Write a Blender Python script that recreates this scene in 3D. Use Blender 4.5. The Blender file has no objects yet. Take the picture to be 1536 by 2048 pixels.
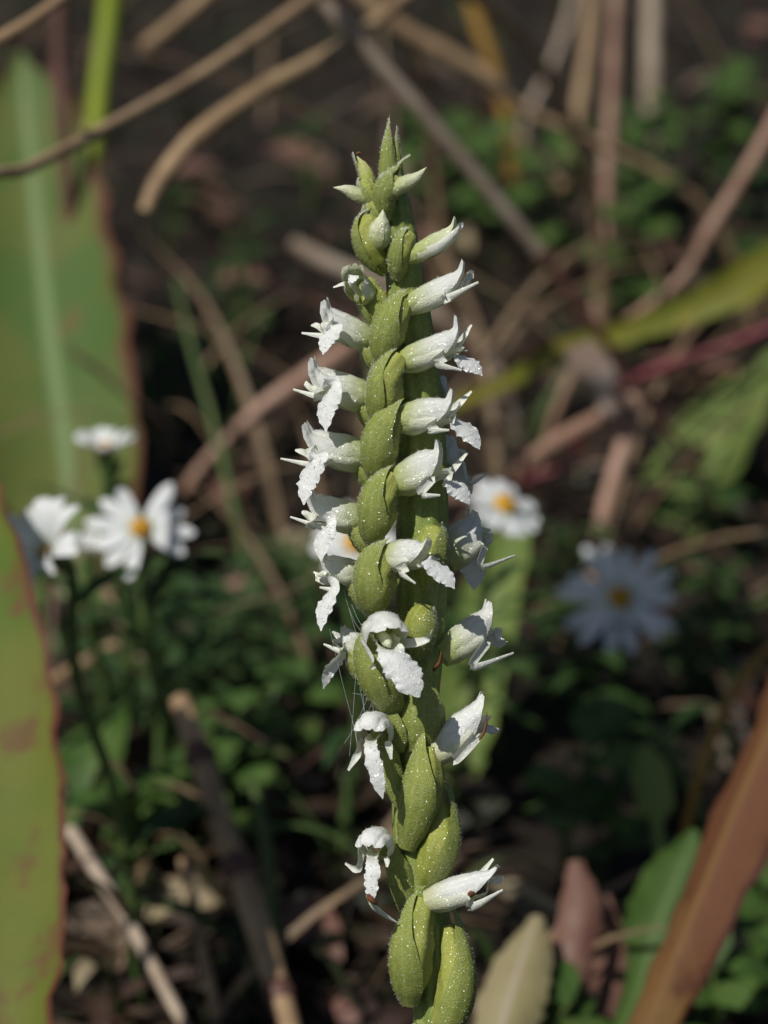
import bpy, math, random
from mathutils import Vector, Matrix, noise

random.seed(7)
SC = bpy.context.scene
COL = SC.collection
R = math.radians
V = Vector

# ------------------------------------------------------------------ camera
PITCH = R(24)                 # looks down on the meadow
D = 0.300                     # focus distance, metres (close-up)
PXM = 20000.0                 # photo pixels per metre at the focus distance
FWD = V((0, math.cos(PITCH), -math.sin(PITCH)))
UP = V((0, math.sin(PITCH), math.cos(PITCH)))
RT = V((1, 0, 0))
TOW = -FWD
FOCUS = V((0, 0, 0.130))
CAM = FOCUS - FWD * D
cd = bpy.data.cameras.new('camera')
cam = bpy.data.objects.new('camera', cd)
COL.objects.link(cam)
cam.matrix_world = Matrix((
    (RT.x, UP.x, TOW.x, CAM.x),
    (RT.y, UP.y, TOW.y, CAM.y),
    (RT.z, UP.z, TOW.z, CAM.z),
    (0, 0, 0, 1)))
cd.sensor_fit = 'VERTICAL'
cd.sensor_height = 24.0
cd.lens = 24.0 * D / (2048 / PXM)
cd.clip_start = 0.01
cd.clip_end = 200
cd.dof.use_dof = True
cd.dof.focus_distance = D - 0.002
cd.dof.aperture_fstop = cd.lens / 4.1       # an opening 4.1 mm wide
SC.camera = cam

# ------------------------------------------------------------------ light
TO_SUN = V((-0.40, -0.37, 0.83)).normalized()
w = bpy.data.worlds.new('World')
SC.world = w
w.use_nodes = True
nt = w.node_tree
sky = nt.nodes.new('ShaderNodeTexSky')
sky.sky_type = 'NISHITA'
sky.sun_disc = False
sky.sun_elevation = math.asin(TO_SUN.z)
sky.sun_rotation = math.atan2(TO_SUN.x, TO_SUN.y)
nt.links.new(sky.outputs[0], nt.nodes['Background'].inputs[0])
nt.nodes['Background'].inputs[1].default_value = 0.05
sd = bpy.data.lights.new('sun', 'SUN')
sd.energy = 4.2
sd.angle = R(0.53)
sd.color = (1.0, 0.965, 0.90)
sun = bpy.data.objects.new('sun', sd)
COL.objects.link(sun)
sun.location = (0, 0, 3)
sun.rotation_euler = (-TO_SUN).to_track_quat('-Z', 'Y').to_euler()
SC.view_settings.view_transform = 'Standard'
SC.view_settings.look = 'None'
SC.view_settings.gamma = 1
SC.view_settings.exposure = 0.0
SC.render.resolution_x = 768
SC.render.resolution_y = 1024

# ------------------------------------------------------------------ pixels to places
def at(px, py, d):
    """point seen at photo pixel (px, py), d millimetres in front of the camera"""
    k = d * 0.001 / D / PXM
    return CAM + FWD * (d * 0.001) + RT * ((px - 768) * k) + UP * ((1024 - py) * k)

def O(px, py, w=0.0):
    """point in the orchid's own plane (across the view), w millimetres towards the camera"""
    return FOCUS + RT * ((px - 768) / PXM) + UP * ((1024 - py) / PXM) + TOW * (w * 0.001)

def gz(x, y):
    return 0.006 * noise.noise(V((x * 9, y * 9, 1.7))) + 0.003 * noise.noise(V((x * 31, y * 31, 5.1)))

def ground_at(px, py):
    k = 1 / D / PXM
    dr = FWD + RT * ((px - 768) * k) + UP * ((1024 - py) * k)
    t = CAM.z / -dr.z
    p = CAM + dr * t
    p.z = gz(p.x, p.y)
    return p

# ------------------------------------------------------------------ materials
def new_mat(name):
    m = bpy.data.materials.new(name)
    m.use_nodes = True
    n = m.node_tree
    for x in list(n.nodes):
        n.nodes.remove(x)
    return m, n

class NT:
    def __init__(s, n): s.n = n
    def node(s, t, **kw):
        x = s.n.nodes.new(t)
        for k, v in kw.items():
            if k.startswith('i_'):
                x.inputs[k[2:].replace('_', ' ')].default_value = v
            else:
                setattr(x, k, v)
        return x
    def link(s, a, b): s.n.links.new(a, b)
    def math(s, op, a, b=None, clamp=False):
        x = s.n.nodes.new('ShaderNodeMath'); x.operation = op; x.use_clamp = clamp
        for i, q in enumerate((a, b)):
            if q is None: continue
            if isinstance(q, (int, float)): x.inputs[i].default_value = q
            else: s.link(q, x.inputs[i])
        return x.outputs[0]
    def mix(s, f, a, b):
        x = s.n.nodes.new('ShaderNodeMix'); x.data_type = 'RGBA'
        for sock, q in ((x.inputs[0], f), (x.inputs[6], a), (x.inputs[7], b)):
            if isinstance(q, tuple): sock.default_value = (*q, 1) if len(q) == 3 else q
            elif isinstance(q, (int, float)): sock.default_value = q
            else: s.link(q, sock)
        return x.outputs[2]
    def ramp(s, f, stops):
        x = s.n.nodes.new('ShaderNodeMapRange'); x.interpolation_type = 'SMOOTHSTEP'
        x.inputs['From Min'].default_value = stops[0]; x.inputs['From Max'].default_value = stops[1]
        s.link(f, x.inputs['Value'])
        return x.outputs[0]
    def coords(s):
        return s.n.nodes.new('ShaderNodeTexCoord')
    def noise(s, co, scale, detail=3, rough=.55, dist=0.0):
        x = s.n.nodes.new('ShaderNodeTexNoise')
        x.inputs['Scale'].default_value = scale; x.inputs['Detail'].default_value = detail
        x.inputs['Roughness'].default_value = rough; x.inputs['Distortion'].default_value = dist
        s.link(co, x.inputs['Vector'])
        return x.outputs['Fac']
    def glint_normal(s, co, scale, amount):
        """facets of single cells, each tilted its own way: the glisten of petal cells"""
        vo = s.n.nodes.new('ShaderNodeTexVoronoi'); vo.inputs['Scale'].default_value = scale
        s.link(co, vo.inputs['Vector'])
        a = s.n.nodes.new('ShaderNodeVectorMath'); a.operation = 'SUBTRACT'
        s.link(vo.outputs['Color'], a.inputs[0]); a.inputs[1].default_value = (.5, .5, .5)
        b = s.n.nodes.new('ShaderNodeVectorMath'); b.operation = 'SCALE'
        s.link(a.outputs[0], b.inputs[0]); b.inputs['Scale'].default_value = amount
        g = s.n.nodes.new('ShaderNodeNewGeometry')
        c = s.n.nodes.new('ShaderNodeVectorMath'); c.operation = 'ADD'
        s.link(g.outputs['Normal'], c.inputs[0]); s.link(b.outputs[0], c.inputs[1])
        d = s.n.nodes.new('ShaderNodeVectorMath'); d.operation = 'NORMALIZE'
        s.link(c.outputs[0], d.inputs[0])
        return d.outputs[0], vo.outputs['Distance']

def finish(N, col, rough=.5, spec=.4, trans=0.0, tcol=None, bump=None, bump_d=.0001, coat=None, sss=0):
    p = N.node('ShaderNodeBsdfPrincipled')
    if isinstance(col, tuple): p.inputs['Base Color'].default_value = (*col, 1)
    else: N.link(col, p.inputs['Base Color'])
    p.inputs['Roughness'].default_value = rough
    p.inputs['Specular IOR Level'].default_value = spec
    if sss:
        p.inputs['Subsurface Weight'].default_value = sss
        p.inputs['Subsurface Radius'].default_value = (.0009, .0009, .0005)
        p.inputs['Subsurface Scale'].default_value = 1.0
    if bump is not None:
        b = N.node('ShaderNodeBump'); b.inputs['Strength'].default_value = .6
        b.inputs['Distance'].default_value = bump_d
        N.link(bump, b.inputs['Height'])
        N.link(b.outputs[0], p.inputs['Normal'])
    if coat is not None:
        nrm, wgt, rg = coat
        p.inputs['Coat Weight'].default_value = wgt
        p.inputs['Coat Roughness'].default_value = rg
        N.link(nrm, p.inputs['Coat Normal'])
    out = N.node('ShaderNodeOutputMaterial')
    if trans > 0:
        t = N.node('ShaderNodeBsdfTranslucent')
        c = tcol if tcol is not None else col
        if isinstance(c, tuple): t.inputs['Color'].default_value = (*c, 1)
        else: N.link(c, t.inputs['Color'])
        m = N.node('ShaderNodeMixShader'); m.inputs[0].default_value = trans
        N.link(p.outputs[0], m.inputs[1]); N.link(t.outputs[0], m.inputs[2])
        N.link(m.outputs[0], out.inputs[0])
    else:
        N.link(p.outputs[0], out.inputs[0])

def petal_mat(name, base, tip, b0=0.0, b1=.4, trans=.32, glint=.42, coatw=.55, cr_=.30):
    m, n = new_mat(name); N = NT(n); tc = N.coords()
    sx = N.node('ShaderNodeSeparateXYZ'); N.link(tc.outputs['UV'], sx.inputs[0])
    f = N.ramp(sx.outputs[1], (b0, b1))
    col = N.mix(f, base, tip)
    big = N.noise(tc.outputs['Object'], 900, 3)
    col = N.mix(N.math('MULTIPLY', N.ramp(big, (.45, .75)), .16), col, (.62, .66, .50))
    # fine lengthwise veins
    st = N.math('SINE', N.math('MULTIPLY', sx.outputs[0], 46.0))
    col = N.mix(N.math('MULTIPLY', N.ramp(st, (.6, 1.0)), .10), col, (.60, .66, .48))
    nrm, dist = N.glint_normal(tc.outputs['Object'], 8500, glint * 4.5)
    und = N.math('SUBTRACT', N.math('MULTIPLY', N.noise(tc.outputs['Object'], 1500, 3), 1.6), dist)
    grain = N.noise(tc.outputs['Object'], 7000, 2)
    col = N.mix(N.math('MULTIPLY', N.ramp(grain, (.5, .75)), .22), col, N.mix(.5, col, (.45, .5, .42)))
    finish(N, col, .45, .4, trans, N.mix(.45, col, (.80, .82, .55)), und, .00010, (nrm, min(1.0, coatw * 1.7), cr_))
    return m

def green_mat(name, a, b, c, scale=260, spots=None, rough=.5, coatw=.6, trans=0, cells=10000, sss=.25, ribs=0):
    m, n = new_mat(name); N = NT(n); tc = N.coords()
    f = N.ramp(N.noise(tc.outputs['Object'], scale, 4), (.35, .65))
    col = N.mix(f, a, b)
    f2 = N.ramp(N.noise(tc.outputs['Object'], scale * 9, 2), (.5, .72))
    col = N.mix(N.math('MULTIPLY', f2, .5), col, c)
    if ribs:
        sx = N.node('ShaderNodeSeparateXYZ'); N.link(tc.outputs['UV'], sx.inputs[0])
        st = N.math('SINE', N.math('MULTIPLY', sx.outputs[0], ribs * 6.2832))
        col = N.mix(N.math('MULTIPLY', N.ramp(st, (.2, 1.0)), .35), col, c)
    if spots:
        f3 = N.ramp(N.noise(tc.outputs['Object'], scale * 2.6, 2), (.72, .78))
        col = N.mix(f3, col, spots)
    nrm, dist = N.glint_normal(tc.outputs['Object'], cells, 1.9)
    und = N.math('SUBTRACT', N.math('MULTIPLY', N.noise(tc.outputs['Object'], 1200, 3), 1.2), dist)
    finish(N, col, rough, .35, trans, col, und, .00012, (nrm, coatw, .27), sss)
    return m

def leaf_mat(name, a, b, c, edge=None, mid=None, scale=60, trans=.25, rough=.45, veins=0, lo=.42, hi=.62, spec=.4):
    """a, b, c: patches; edge: colour of the margin; mid: of the rib, on leaf_ul a painted highlight"""
    m, n = new_mat(name); N = NT(n); tc = N.coords()
    co = tc.outputs['Object']
    mp = N.node('ShaderNodeMapping'); mp.inputs['Scale'].default_value = (1, 1, .45); N.link(co, mp.inputs[0])
    col = N.mix(N.ramp(N.noise(mp.outputs[0], scale, 4), (lo, hi)), a, b)
    col = N.mix(N.ramp(N.noise(mp.outputs[0], scale * 2.7, 3), (.55, .7)), col, c)
    sx = N.node('ShaderNodeSeparateXYZ'); N.link(tc.outputs['UV'], sx.inputs[0])
    au = N.math('ABSOLUTE', N.math('SUBTRACT', sx.outputs[0], .5))       # 0 rib .. .5 margin
    if veins:
        st = N.math('SINE', N.math('MULTIPLY', sx.outputs[0], veins))
        col = N.mix(N.math('MULTIPLY', N.ramp(st, (.3, 1.0)), .3), col, c)
    if edge:
        wob = N.math('ADD', au, N.math('MULTIPLY', N.noise(co, scale * 3, 3), .12))
        col = N.mix(N.ramp(wob, (.47, .54)), col, edge)
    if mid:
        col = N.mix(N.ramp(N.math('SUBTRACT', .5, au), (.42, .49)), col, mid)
    fine = N.noise(co, scale * 30, 3)
    finish(N, col, rough, spec, trans, col, fine, .0003)
    return m

def stalk_mat(name, a, b, scale=120, trans=0, rough=.55):
    m, n = new_mat(name); N = NT(n); tc = N.coords()
    col = N.mix(N.ramp(N.noise(tc.outputs['Object'], scale, 4), (.35, .65)), a, b)
    sx = N.node('ShaderNodeSeparateXYZ'); N.link(tc.outputs['UV'], sx.inputs[0])
    st = N.math('SINE', N.math('MULTIPLY', sx.outputs[0], 75.0))
    col = N.mix(N.math('MULTIPLY', N.ramp(st, (0, 1.0)), .3), col, b)
    finish(N, col, rough, .35, trans, col, N.noise(tc.outputs['Object'], scale * 15, 2), .0002)
    return m

def litter_mat(name, cols, trans=.1):
    m, n = new_mat(name); N = NT(n); tc = N.coords()
    g = N.node('ShaderNodeNewGeometry')
    rp = N.node('ShaderNodeValToRGB')
    e = rp.color_ramp.elements
    while len(e) > 1: e.remove(e[-1])
    rp.color_ramp.interpolation = 'CONSTANT'
    for i, c in enumerate(cols):
        q = e[0] if i == 0 else e.new(i / len(cols))
        q.color = (*c, 1)
    N.link(g.outputs['Random Per Island'], rp.inputs[0])
    col = N.mix(N.math('MULTIPLY', N.noise(tc.outputs['Object'], 180, 3), .5), rp.outputs[0], (.02, .014, .008))
    finish(N, col, .6, .3, trans, col)
    return m

def soil_mat():
    m, n = new_mat('dark_soil'); N = NT(n); tc = N.coords()
    co = tc.outputs['Object']
    col = N.mix(N.ramp(N.noise(co, 60, 5), (.35, .7)), (.008, .006, .004), (.028, .019, .012))
    col = N.mix(N.ramp(N.noise(co, 14, 3), (.5, .75)), col, (.012, .016, .006))
    finish(N, col, .85, .2, 0, None, N.noise(co, 240, 5), .004)
    return m

WHITE = (.88, .89, .86)
M = {}
M['petal'] = petal_mat('glistening_white_petal', (.44, .50, .13), WHITE, .02, .50)
M['lip'] = petal_mat('crystalline_white_lip', (.66, .68, .40), (.90, .91, .90), 0, .5, .24, .6, .8, .2)
M['sepal'] = petal_mat('ivory_sepal', (.62, .65, .36), (.86, .87, .78), 0, .5, .25)
M['bud'] = petal_mat('greenish_cream_bud', (.40, .46, .10), (.74, .76, .52), 0, .8, .25)
M['bud_green'] = petal_mat('yellow_green_bud', (.40, .44, .06), (.55, .56, .20), 0, .9, .25)
M['old'] = petal_mat('fading_white_petal', (.58, .58, .34), (.86, .87, .85), 0, .35, .24)
M['ovary'] = green_mat('downy_yellow_green_ovary', (.245, .285, .042), (.325, .35, .068), (.37, .375, .09), 330, (.22, .16, .04), ribs=5)
M['bract'] = green_mat('ribbed_green_bract', (.20, .25, .042), (.27, .31, .06), (.35, .375, .10), 300, trans=.12, sss=0, ribs=6)
M['stem'] = green_mat('downy_green_stem', (.17, .235, .04), (.25, .30, .06), (.33, .37, .10), 280, ribs=9)
M['hair'] = stalk_mat('clear_hair', (.70, .74, .55), (.80, .82, .70), 500, .3, .3)
M['wither'] = stalk_mat('withered_rust', (.20, .075, .03), (.12, .04, .015), 900, .1)
M['silk'] = stalk_mat('spider_silk', (.75, .78, .80), (.65, .70, .75), 900, .2, .25)
M['aster_petal'] = petal_mat('aster_ray_white', (.62, .70, .62), (.88, .90, .92), 0, .3, .3, .15, .15)
M['aster_disc'] = green_mat('aster_disc_orange', (.55, .26, .02), (.62, .36, .03), (.45, .16, .01), 900, coatw=0, cells=3000)
M['aster_stem'] = stalk_mat('aster_stem_green', (.06, .12, .03), (.10, .14, .04))
M['aster_leaf'] = leaf_mat('aster_leaf_green', (.028, .065, .018), (.045, .085, .02), (.06, .095, .03), scale=90, rough=.6, spec=.25)
M['soil'] = soil_mat()

# ------------------------------------------------------------------ objects
ORG = {}
def link(o, parent=None, org=None):
    COL.objects.link(o)
    org = org or V((0, 0, 0))
    ORG[o.name] = org
    if parent is not None:
        o.parent = parent
        o.location = org - ORG[parent.name]
    else:
        o.location = org
    return o

def tag(o, label=None, cat=None, group=None, kind=None):
    if label: o['label'] = label
    if cat: o['category'] = cat
    if group: o['group'] = group
    if kind: o['kind'] = kind
    return o

def thing(name, org, label, cat, group=None):
    o = bpy.data.objects.new(name, None)
    o.empty_display_size = .01
    link(o, None, org)
    return tag(o, label, cat, group)

class MB:
    """collects grids of world points, then becomes one mesh object"""
    def __init__(s): s.v, s.f, s.uv = [], [], []
    def grid(s, rows, uvs=None, close=False):
        b = len(s.v); nS = len(rows); nT = len(rows[0])
        for i, r in enumerate(rows):
            for j, p in enumerate(r):
                s.v.append(V(p))
                s.uv.append(uvs[i][j] if uvs else (j / max(1, nT - 1), i / max(1, nS - 1)))
        m = nT if close else nT - 1
        for i in range(nS - 1):
            for j in range(m):
                k = (j + 1) % nT
                s.f.append((b + i * nT + j, b + i * nT + k, b + (i + 1) * nT + k, b + (i + 1) * nT + j))
        return s
    def cap(s, ring, uv=(.5, 0), flip=False):
        b = len(s.v)
        for p in ring: s.v.append(V(p)); s.uv.append(uv)
        idx = list(range(b, b + len(ring)))
        s.f.append(tuple(idx[::-1] if flip else idx))
    def build(s, name, mat, parent=None, org=None, smooth=True):
        org = org if org is not None else (s.v[0] if parent is not None else V((0, 0, 0)))
        me = bpy.data.meshes.new(name)
        me.from_pydata([p - org for p in s.v], [], s.f)
        ul = me.uv_layers.new(name='UVMap')
        li = [0] * len(me.loops)
        me.loops.foreach_get('vertex_index', li)
        flat = []
        for q in li: flat += s.uv[q]
        ul.data.foreach_set('uv', flat)
        if smooth: me.polygons.foreach_set('use_smooth', [True] * len(me.polygons))
        me.materials.append(mat)
        me.update()
        return link(bpy.data.objects.new(name, me), parent, org)

def cr(pts, s):
    """Catmull-Rom through pts at s in 0..1; pts may be Vectors or numbers"""
    n = len(pts) - 1
    x = min(max(s, 0), 1) * n
    i = min(int(x), n - 1); t = x - i
    a, b = pts[i], pts[i + 1]
    p = pts[i - 1] if i > 0 else a + (a - b)
    q = pts[i + 2] if i + 2 <= n else b + (b - a)
    return .5 * ((2 * a) + (b - p) * t + (2 * p - 5 * a + 4 * b - q) * (t * t) + (3 * a - p - 3 * b + q) * (t * t * t))

def lin(vals, s):
    n = len(vals) - 1
    x = min(max(s, 0), 1) * n
    i = min(int(x), n - 1); t = x - i
    t = t * t * (3 - 2 * t) * .5 + t * .5
    return vals[i] * (1 - t) + vals[i + 1] * t

def tang(pts, s):
    e = .01
    return (cr(pts, min(1, s + e)) - cr(pts, max(0, s - e))).normalized()

def tube(mb, pts, rad, nS=20, nR=10, ribs=0, rib_d=.06, wob=0, seed=0, ref=None):
    """closed round sweep; rad: list of radii along it"""
    ref = ref or V((.13, .97, .21))
    rows, uvs = [], []
    for i in range(nS + 1):
        s = i / nS
        c, t = cr(pts, s), tang(pts, s)
        a = t.cross(ref).normalized(); b = t.cross(a).normalized()
        r = lin(rad, s)
        row, u = [], []
        for j in range(nR):
            th = 2 * math.pi * j / nR
            rr = r * (1 + rib_d * math.cos(ribs * th)) if ribs else r
            if wob: rr *= 1 + wob * noise.noise(V((s * 5 + seed, th * .6, seed * 1.3)))
            row.append(c + a * (rr * math.cos(th)) + b * (rr * math.sin(th)))
            u.append((j / nR, s))
        rows.append(row); uvs.append(u)
    mb.grid(rows, uvs, True)
    mb.cap(rows[0], (.5, 0)); mb.cap(rows[-1], (.5, 1), True)
    return mb

def sheet(mb, pts, half, side, nS=16, nT=8, cup=0.0, crisp=0.0, seed=0, rag=0.0, fold=0.0, freq=5.0):
    """a petal or blade: swept along pts, half widths, side vector or list of them; cup lifts (+) the margins"""
    rows = []
    for i in range(nS + 1):
        s = i / nS
        c, t = cr(pts, s), tang(pts, s)
        sv = cr(side, s) if isinstance(side, list) else side
        sv = (sv - t * sv.dot(t)).normalized()
        n = sv.cross(t).normalized()
        w_ = lin(half, s)
        cu = lin(cup, s) if isinstance(cup, list) else cup
        row = []
        for j in range(nT + 1):
            q = j / nT * 2 - 1
            ed = abs(q) ** 3
            p = c + sv * (q * w_) + n * (cu * w_ * q * q + fold * w_ * (abs(q) if abs(q) > .12 else q * q / .24 + .06))
            if crisp:
                p += n * (crisp * w_ * ed * math.sin(s * freq * 6.28 + seed + q * 2)) + t * (rag * w_ * ed * noise.noise(V((s * 19, q * 3, seed)))) \
                    + sv * (rag * w_ * ed * (1 if q > 0 else -1) * noise.noise(V((s * 27, q * 2, seed + 9))))
            row.append(p)
        rows.append(row)
    mb.grid(rows)
    return mb

def to_ground(pts, away=.05, dz=-.004):
    """carries a stalk on from its last point until it meets the ground"""
    p = pts[-1]; t = (pts[-1] - pts[-2]).normalized()
    steps = max(2, int(p.z / .05) + 1)
    h = V((t.x, t.y, 0))
    h = h.normalized() * away if h.length > .05 else V((.004, .004, 0))
    out = list(pts)
    for i in range(1, steps + 1):
        f = i / steps
        q = p + h * math.sin(f * 1.5708)
        q.z = p.z * (1 - f * f * .5 - f * .5) + (gz(q.x, q.y) + dz) * f
        if t.z > 0: q.z += t.z * .05 * math.sin(f * math.pi)
        out.append(q)
    return out

# ------------------------------------------------------------------ ground
def make_ground():
    mb = MB()
    xs = [-40, -12, -4, -1.6] + [-.9 + i * .03 for i in range(61)] + [1.6, 4, 12, 40]
    ys = [-40, -12, -4, -1.2] + [-.5 + i * .03 for i in range(81)] + [2.6, 5, 12, 40]
    mb.grid([[V((x, y, gz(x, y))) for x in xs] for y in ys])
    tag(mb.build('ground', M['soil']), kind='structure')
make_ground()

# ------------------------------------------------------------------ the orchid
stem_px = [(875, 2140, 52), (878, 2048, 50), (866, 1920, 47), (848, 1810, 44), (832, 1700, 42), (828, 1600, 42), (828, 1500, 43),
           (830, 1400, 46), (836, 1300, 49), (842, 1200, 51), (845, 1100, 51), (845, 1000, 50), (842, 900, 48), (836, 800, 46),
           (827, 700, 43), (815, 600, 40), (803, 500, 36), (793, 420, 31), (786, 350, 22), (782, 300, 10)]
stem_pts = [O(x, y, -.5) for x, y, r in stem_px]
low = stem_pts[0]
foot = V((low.x + .004, low.y - .022, 0))
foot.z = gz(foot.x, foot.y) - .003
stem_pts = [foot, foot + V((0, .003, .022)), foot + V((-.001, .010, .046))] + stem_pts
stem_rad = [.0026] * 3 + [r / PXM for x, y, r in stem_px]
orchid = thing('orchid', V((foot.x, foot.y, foot.z + .003)), 'tall orchid spike of spiralling white flowers on a downy green stem', 'orchid')
mb = MB()
tube(mb, stem_pts, stem_rad, 130, 40, 9, .06, .10, 3)
mb.build('stem', M['stem'], orchid)

HAIR = []      # (point, normal) seeds for the down on the plant

def seed_hairs(rows, n, rnd, lo=0, hi=1):
    nS = len(rows); nT = len(rows[0])
    for _ in range(n):
        i = int(lo * (nS - 2)) + rnd.randrange(max(1, int((hi - lo) * (nS - 2)))); j = rnd.randrange(nT - 1)
        a, b, c = rows[i][j], rows[i][j + 1], rows[i + 1][j]
        q = a + (b - a) * rnd.random() + (c - a) * rnd.random()
        nn = (b - a).cross(c - a)
        if nn.length > 0: HAIR.append((q, nn.normalized()))

def pod(pts, rpx, mat='ovary', name='ovary', hairs=600, label=None):
    """plump ribbed ovary along (px, py, w) points"""
    P = [O(*p) for p in pts]
    r = rpx / PXM
    mb = MB()
    tube(mb, P, [r * .35, r * .8, r * 1.0, r * .98, r * .8, r * .5], 20, 24, 6, .075, .16, pts[0][1])
    rows = [mb.v[i * 24:(i + 1) * 24] for i in range(21)]
    seed_hairs(rows, hairs, random)
    return mb.build(name, M[mat], orchid), P, r

def bract(P, r, out, span=1.5, tip_len=.12, name='bract', prof=None):
    """thin hooded leaf that clasps an ovary on the side out points to"""
    rows = []
    span *= random.uniform(.72, 1.12); tip_len += random.uniform(-.06, .10)
    out = out + RT * random.uniform(-.35, .35) + UP * random.uniform(-.2, .2)
    nS, nT = 18, 10
    for i in range(nS + 1):
        s = i / nS
        ss = s * (1 + tip_len)
        c = cr(P, min(ss, 1)); t = tang(P, min(ss, .98))
        if ss > 1: c = c + t * ((ss - 1) * (P[-1] - P[0]).length)
        o = (out - t * out.dot(t)).normalized()
        sd_ = t.cross(o).normalized()
        rr = r * lin(prof or [.55, .98, 1.16, 1.16, 1.05, .85, .45], s)
        th_m = span * lin([1.1, 1.15, 1.05, .85, .55, .3, .02], s)
        row = []
        for j in range(nT + 1):
            th = (j / nT * 2 - 1) * th_m
            rib = 1 + .02 * math.cos(th * 7)
            row.append(c + (o * math.cos(th) + sd_ * math.sin(th)) * (rr * rib))
        rows.append(row)
    mb = MB(); mb.grid(rows)
    seed_hairs(rows, 480, random)
    return mb.build(name, M['bract'], orchid)

def flower(base, tip, rpx, lip=None, seps=(), sag=.12, up=None, knee=None, mat='petal', closed=False, lipw=1.0, sepw=10,
           lipmat='lip', flare=1.0, label=None, notch=.06, rs=None):
    """one orchid flower: tube and hood, with the lip and the lateral sepals as its pieces.
    all points are photo pixels in the orchid's plane + mm towards the camera"""
    B, H = O(*base), O(*tip)
    L = (H - B).length
    ax = (H - B).normalized()
    U = up or UP
    U = (U - ax * U.dot(ax)).normalized()
    r = rpx / PXM
    if closed:
        C = [B, B + ax * L * .35 - U * L * sag * .6, B + ax * L * .7 - U * L * sag, H]
        rad = [.62, .95, 1.0, .88, .62, .30, .05]
    else:
        C = [B, B + ax * L * .30 - U * L * sag * .8, B + ax * L * .60 - U * L * sag * 1.4, B + ax * L * .84 - U * L * sag * 1.25, H]
        rad = rs or [.66, .88, .98, .98, .86, .64, .48, .36]
    nS, nT = 28, 32
    rows = []
    sd = random.random() * 50
    for i in range(nS + 1):
        s0 = i / nS
        row = []
        for j in range(nT + 1):
            q = j / nT * 2 - 1
            if closed:
                s = s0; th_m = math.pi
            else:
                s = s0 * (1 - notch * math.exp(-((abs(q) - .38) / .11) ** 2) - .06 * abs(q) ** 2 - .025 * noise.noise(V((q * 4, sd, 2))))
                th_m = lin([math.pi, math.pi, 2.55, 2.1, 1.8, 1.5, 1.35, 1.25], s)
            c, t = cr(C, s), tang(C, s)
            sv = t.cross(U).normalized(); u2 = sv.cross(t).normalized()
            th = q * th_m
            rr = r * lin(rad, s)
            cre = 1 - .10 * math.exp(-((abs(th) - .85) / .14) ** 2)
            cre *= 1 + .09 * noise.noise(V((s * 4, th * 1.5, sd))) + .03 * noise.noise(V((s * 9, th * 4, sd)))
            fl = 0
            if not closed and s > .6:      # margins of the hood roll outwards a little
                fl = flare * (s - .6) / .4 * abs(q) ** 2.5 * .45
            p = c + (u2 * math.cos(th) + sv * math.sin(th)) * (rr * cre) + sv * (fl * rr * (1 if th > 0 else -1)) + u2 * (fl * rr * .35)
            row.append(p)
        rows.append(row)
    mb = MB(); mb.grid(rows)
    fo = mb.build('flower', M[mat], orchid, B)
    if label: fo['label'] = label
    seed_hairs(rows, 160, random, 0, .7)
    T0 = tang(C, .55); SV = T0.cross(U).normalized(); U2 = SV.cross(T0).normalized()
    if lip:
        LP = O(*lip)
        q0 = cr(C, .22) - U2 * r * .55
        q1 = cr(C, .58) - U2 * r * .72
        if knee: K = O(*knee)
        else:
            K = q1.lerp(LP, .42) + T0 * (LP - q1).length * .10 + U2 * (LP - q1).length * .20
        K2 = K.lerp(LP, .55) + T0 * (LP - K).length * .08
        pts = [q0, q1, K, K2, LP]
        mb = MB()
        ld = (LP - K).normalized()
        face = ld.cross(TOW).normalized()
        if face.dot(SV) < 0: face = -face
        yaw = 0.0 if abs(SV.dot(TOW)) < .5 else .55
        s1 = (SV * (1 - yaw * .5) + face * yaw * .5).normalized(); s2 = (SV * (1 - yaw) + face * yaw).normalized()
        sheet(mb, pts, [r * q * lipw for q in (.42, .46, .46, .48, .58, .66, .60, .40, .04)],
              [SV, SV, s1, s2, s2], 44, 18, [1.0, .95, .6, .1, -.3, -.35, -.25, -.1, 0], .10, sd, .30, freq=11)
        mb.build('lip', M[lipmat], fo)
    for k, sp in enumerate(seps):
        tipp = O(*sp[0]); 
        sgn = 1 if (tipp - cr(C, .5)).dot(SV) > 0 else -1
        if len(seps) == 2:
            other = O(*seps[1 - k][0])
            sgn = 1 if tipp.dot(SV) > other.dot(SV) else -1
        def on(s_, th_, k_):
            rr = r * lin(rad, s_) * k_
            return cr(C, s_) + (U2 * math.cos(th_) + SV * (sgn * math.sin(th_))) * rr
        a0 = on(.02, 2.1, .98)
        a1 = on(.20, 2.08, 1.10); a15 = on(.42, 2.05, 1.14)
        a2 = O(*sp[1]) if len(sp) > 1 else on(.62, 2.0, 1.2).lerp(tipp, .3)
        w_ = sepw / PXM
        mb = MB()
        tw = (SV * .35 * sgn + U2).normalized()
        tg = U2 * .887 + SV * (sgn * .46)
        sheet(mb, [a0, a1, a15, a2, tipp], [w_ * 1.2, w_ * 1.45, w_ * 1.35, w_ * 1.1, w_ * .75, w_ * .25], [tg * sgn, tg * sgn, tg * sgn, tw * sgn, tw * sgn], 24, 8, .35, .05, sd)
        mb.build('lateral_sepal', M['sepal'], fo)
    return fo

LF = V((-.75, 0, 0)) + TOW * .65 + UP * .1        # towards the left front
RF = V((.8, 0, 0)) + TOW * .4
LB = V((-1, 0, 0)) + TOW * .05

# --- rank that winds up the front: each ovary carries a flower that looks to the right
def front(opts, rpx, *a, br=True, span=1.45, **k):
    opts = [(x + 6, y, w_) for x, y, w_ in opts]
    o, P, r = pod(opts, rpx * .90)
    if br: bract(P, r, LF, span)
    return flower(*a, **k)

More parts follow.
